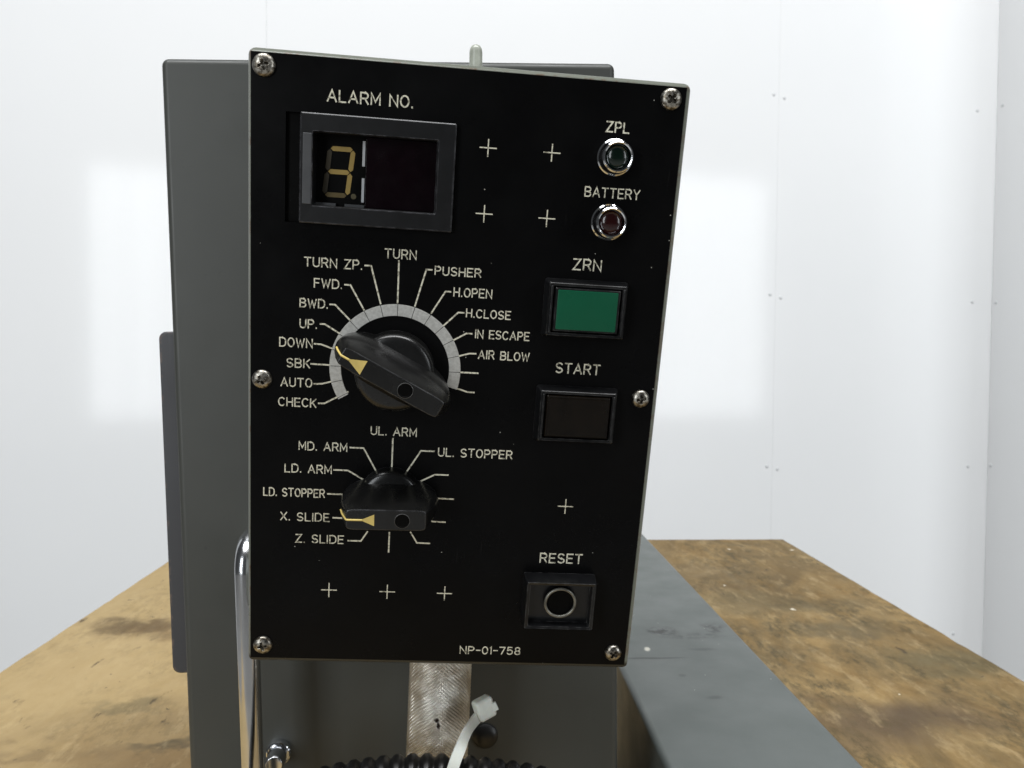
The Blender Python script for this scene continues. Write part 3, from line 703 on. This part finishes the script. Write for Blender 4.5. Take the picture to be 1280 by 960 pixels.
# ---------------------------------------------------------------- knurled post behind the panel
def knurled(x0, z0, x1, z1, y, R):
    P0 = Vector((x0, y, z0)); P1 = Vector((x1, y, z1)); d = (P1 - P0); Lm = d.length; d.normalize()
    u = Vector((0, -1, 0)); v = d.cross(u)
    nst = 46; n = nst * 10; rows = int(Lm / .00024); vs = []; fs = []
    pit = 2 * PI * R / nst
    for j in range(rows + 1):
        s = Lm * j / rows
        for i in range(n):
            th = 2 * PI * i / n; c = th * R
            a = (c + s * 1.2) / pit; b = (c - s * 1.2) / pit; wa = .5 + .36 * max(-1, min(1, math.sin(th) * 2.5))
            ta = abs((a % 1) - .5) * 2; tb2 = abs((b % 1) - .5) * 2
            h = (min(ta * 1.5, 1.0) * wa + min(tb2 * 1.5, 1.0) * (1 - wa)) * .00060
            rr = R - .0006 + h
            vs.append(P0 + d * s + (u * math.cos(th) + v * math.sin(th)) * rr)
    for j in range(rows):
        for i in range(n):
            q = (i + 1) % n; fs.append((j * n + i, j * n + q, (j + 1) * n + q, (j + 1) * n + i))
    return vs, fs
kp = empty('knurled_post', 'round steel post with diamond knurling directly below the black control panel', 'metal post', Matrix.Translation((-.0190, .330, Z(-.2995))))
vs, fs = knurled(-.0144 - .0003, Z(-.166), -.01262, Z(-.106), .330, .01243)
o = mesh('knurled_sleeve', vs, fs, M_KNURL, None, fix=False); keep_parent(o, kp)
o = tube('post', [(-.0191, .330, Z(-.2995)), (-.0147, .330, Z(-.1655))], .0112, M_HANDLE); keep_parent(o, kp)

# ---------------------------------------------------------------- corrugated hose
path = [(-.150, .315, -.2905), (-.128, .310, -.262), (-.105, .306, -.205), (-.085, .302, -.174), (-.060, .300, -.1602), (-.040, .300, -.1553), (-.0175, .300, -.1537),
        (.006, .300, -.1557), (.028, .300, -.1600), (.046, .300, -.170), (.062, .303, -.190), (.072, .308, -.235), (.078, .312, -.291)]
def catmull(P, n):
    P = [Vector(p) for p in P]; Q = [P[0] * 2 - P[1]] + P + [P[-1] * 2 - P[-2]]; out = []
    for i in range(1, len(Q) - 2):
        for k in range(n):
            t = k / n; a, b, c, d = Q[i - 1], Q[i], Q[i + 1], Q[i + 2]
            out.append(.5 * ((2 * b) + (c - a) * t + (2 * a - 5 * b + 4 * c - d) * t * t + (3 * b - a - 3 * c + d) * t ** 3))
    out.append(Q[-2]); return out
raw = catmull(path, 60)
# resample evenly
ds = [0]
for i in range(1, len(raw)): ds.append(ds[-1] + (raw[i] - raw[i - 1]).length)
step = .0005; pts = []; j = 0; s = 0
while s < ds[-1]:
    while ds[j + 1] < s: j += 1
    f = (s - ds[j]) / (ds[j + 1] - ds[j]); pts.append(raw[j].lerp(raw[j + 1], f)); s += step
rad = [.0083 - .0015 * (0.5 - 0.5 * math.cos(2 * PI * (i * step) / .0052)) ** 2 for i in range(len(pts))]
o = tube('corrugated_hose', [(p.x, p.y, Z(p.z)) for p in pts], rad, M_HOSE, None, 24)
o['label'] = 'black corrugated hose arching across the foot of the knurled post'; o['category'] = 'hose'

# ---------------------------------------------------------------- cable tie
ct = empty('cable_tie', 'white nylon cable tie with square head around the knurled post and hose', 'cable tie', Matrix.Translation((.003, .312, Z(-.1348))))
cl = [(.0036, .3135, -.1345), (.0027, .3128, -.1360), (.0002, .3090, -.1372), (-.0024, .3010, -.1379), (-.0044, .2930, -.1392), (-.0062, .2897, -.1425), (-.0079, .2890, -.1475), (-.0094, .2900, -.1525),
      (-.0105, .2940, -.1590), (-.0105, .3000, -.1630)]
cc = catmull(cl, 8); vs = []; fs = []
for i, p in enumerate(cc):
    tn = (cc[min(i + 1, len(cc) - 1)] - cc[max(i - 1, 0)]).normalized(); sd = tn.cross(Vector((0, -1, 0)))
    sd = (sd - tn * sd.dot(tn)).normalized(); nn = sd.cross(tn).normalized()
    wdt = .0020
    for (a, b) in ((-1, -1), (1, -1), (1, 1), (-1, 1)):
        q = p + sd * wdt * a + nn * .0006 * b; vs.append((q.x, q.y, Z(q.z)))
for i in range(len(cc) - 1):
    for k in range(4): fs.append((4 * i + k, 4 * i + (k + 1) % 4, 4 * i + 4 + (k + 1) % 4, 4 * i + 4 + k))
fs += [(0, 1, 2, 3), tuple(4 * (len(cc) - 1) + k for k in range(4))]
o = auto_smooth(mesh('strap', vs, fs, M_TIE), 40); keep_parent(o, ct)
hd = box('head', (-.0037, -.0028, -.0040), (.0037, .0028, .0040), M_TIE, None, .0013, 4)
hd.matrix_world = Matrix.Translation((.0041, .3135, Z(-.1339))) @ Matrix.Rotation(math.radians(-18), 4, 'Y') @ Matrix.Rotation(math.radians(25), 4, 'Z'); keep_parent(hd, ct)
tail = box('tail_stub', (-.0016, -.0007, -.0008), (.0016, .0007, .0014), M_TIE, None, .0002)
tail.matrix_world = Matrix.Translation((.0078, .3125, Z(-.1330))) @ Matrix.Rotation(math.radians(65), 4, 'Y'); keep_parent(tail, ct)
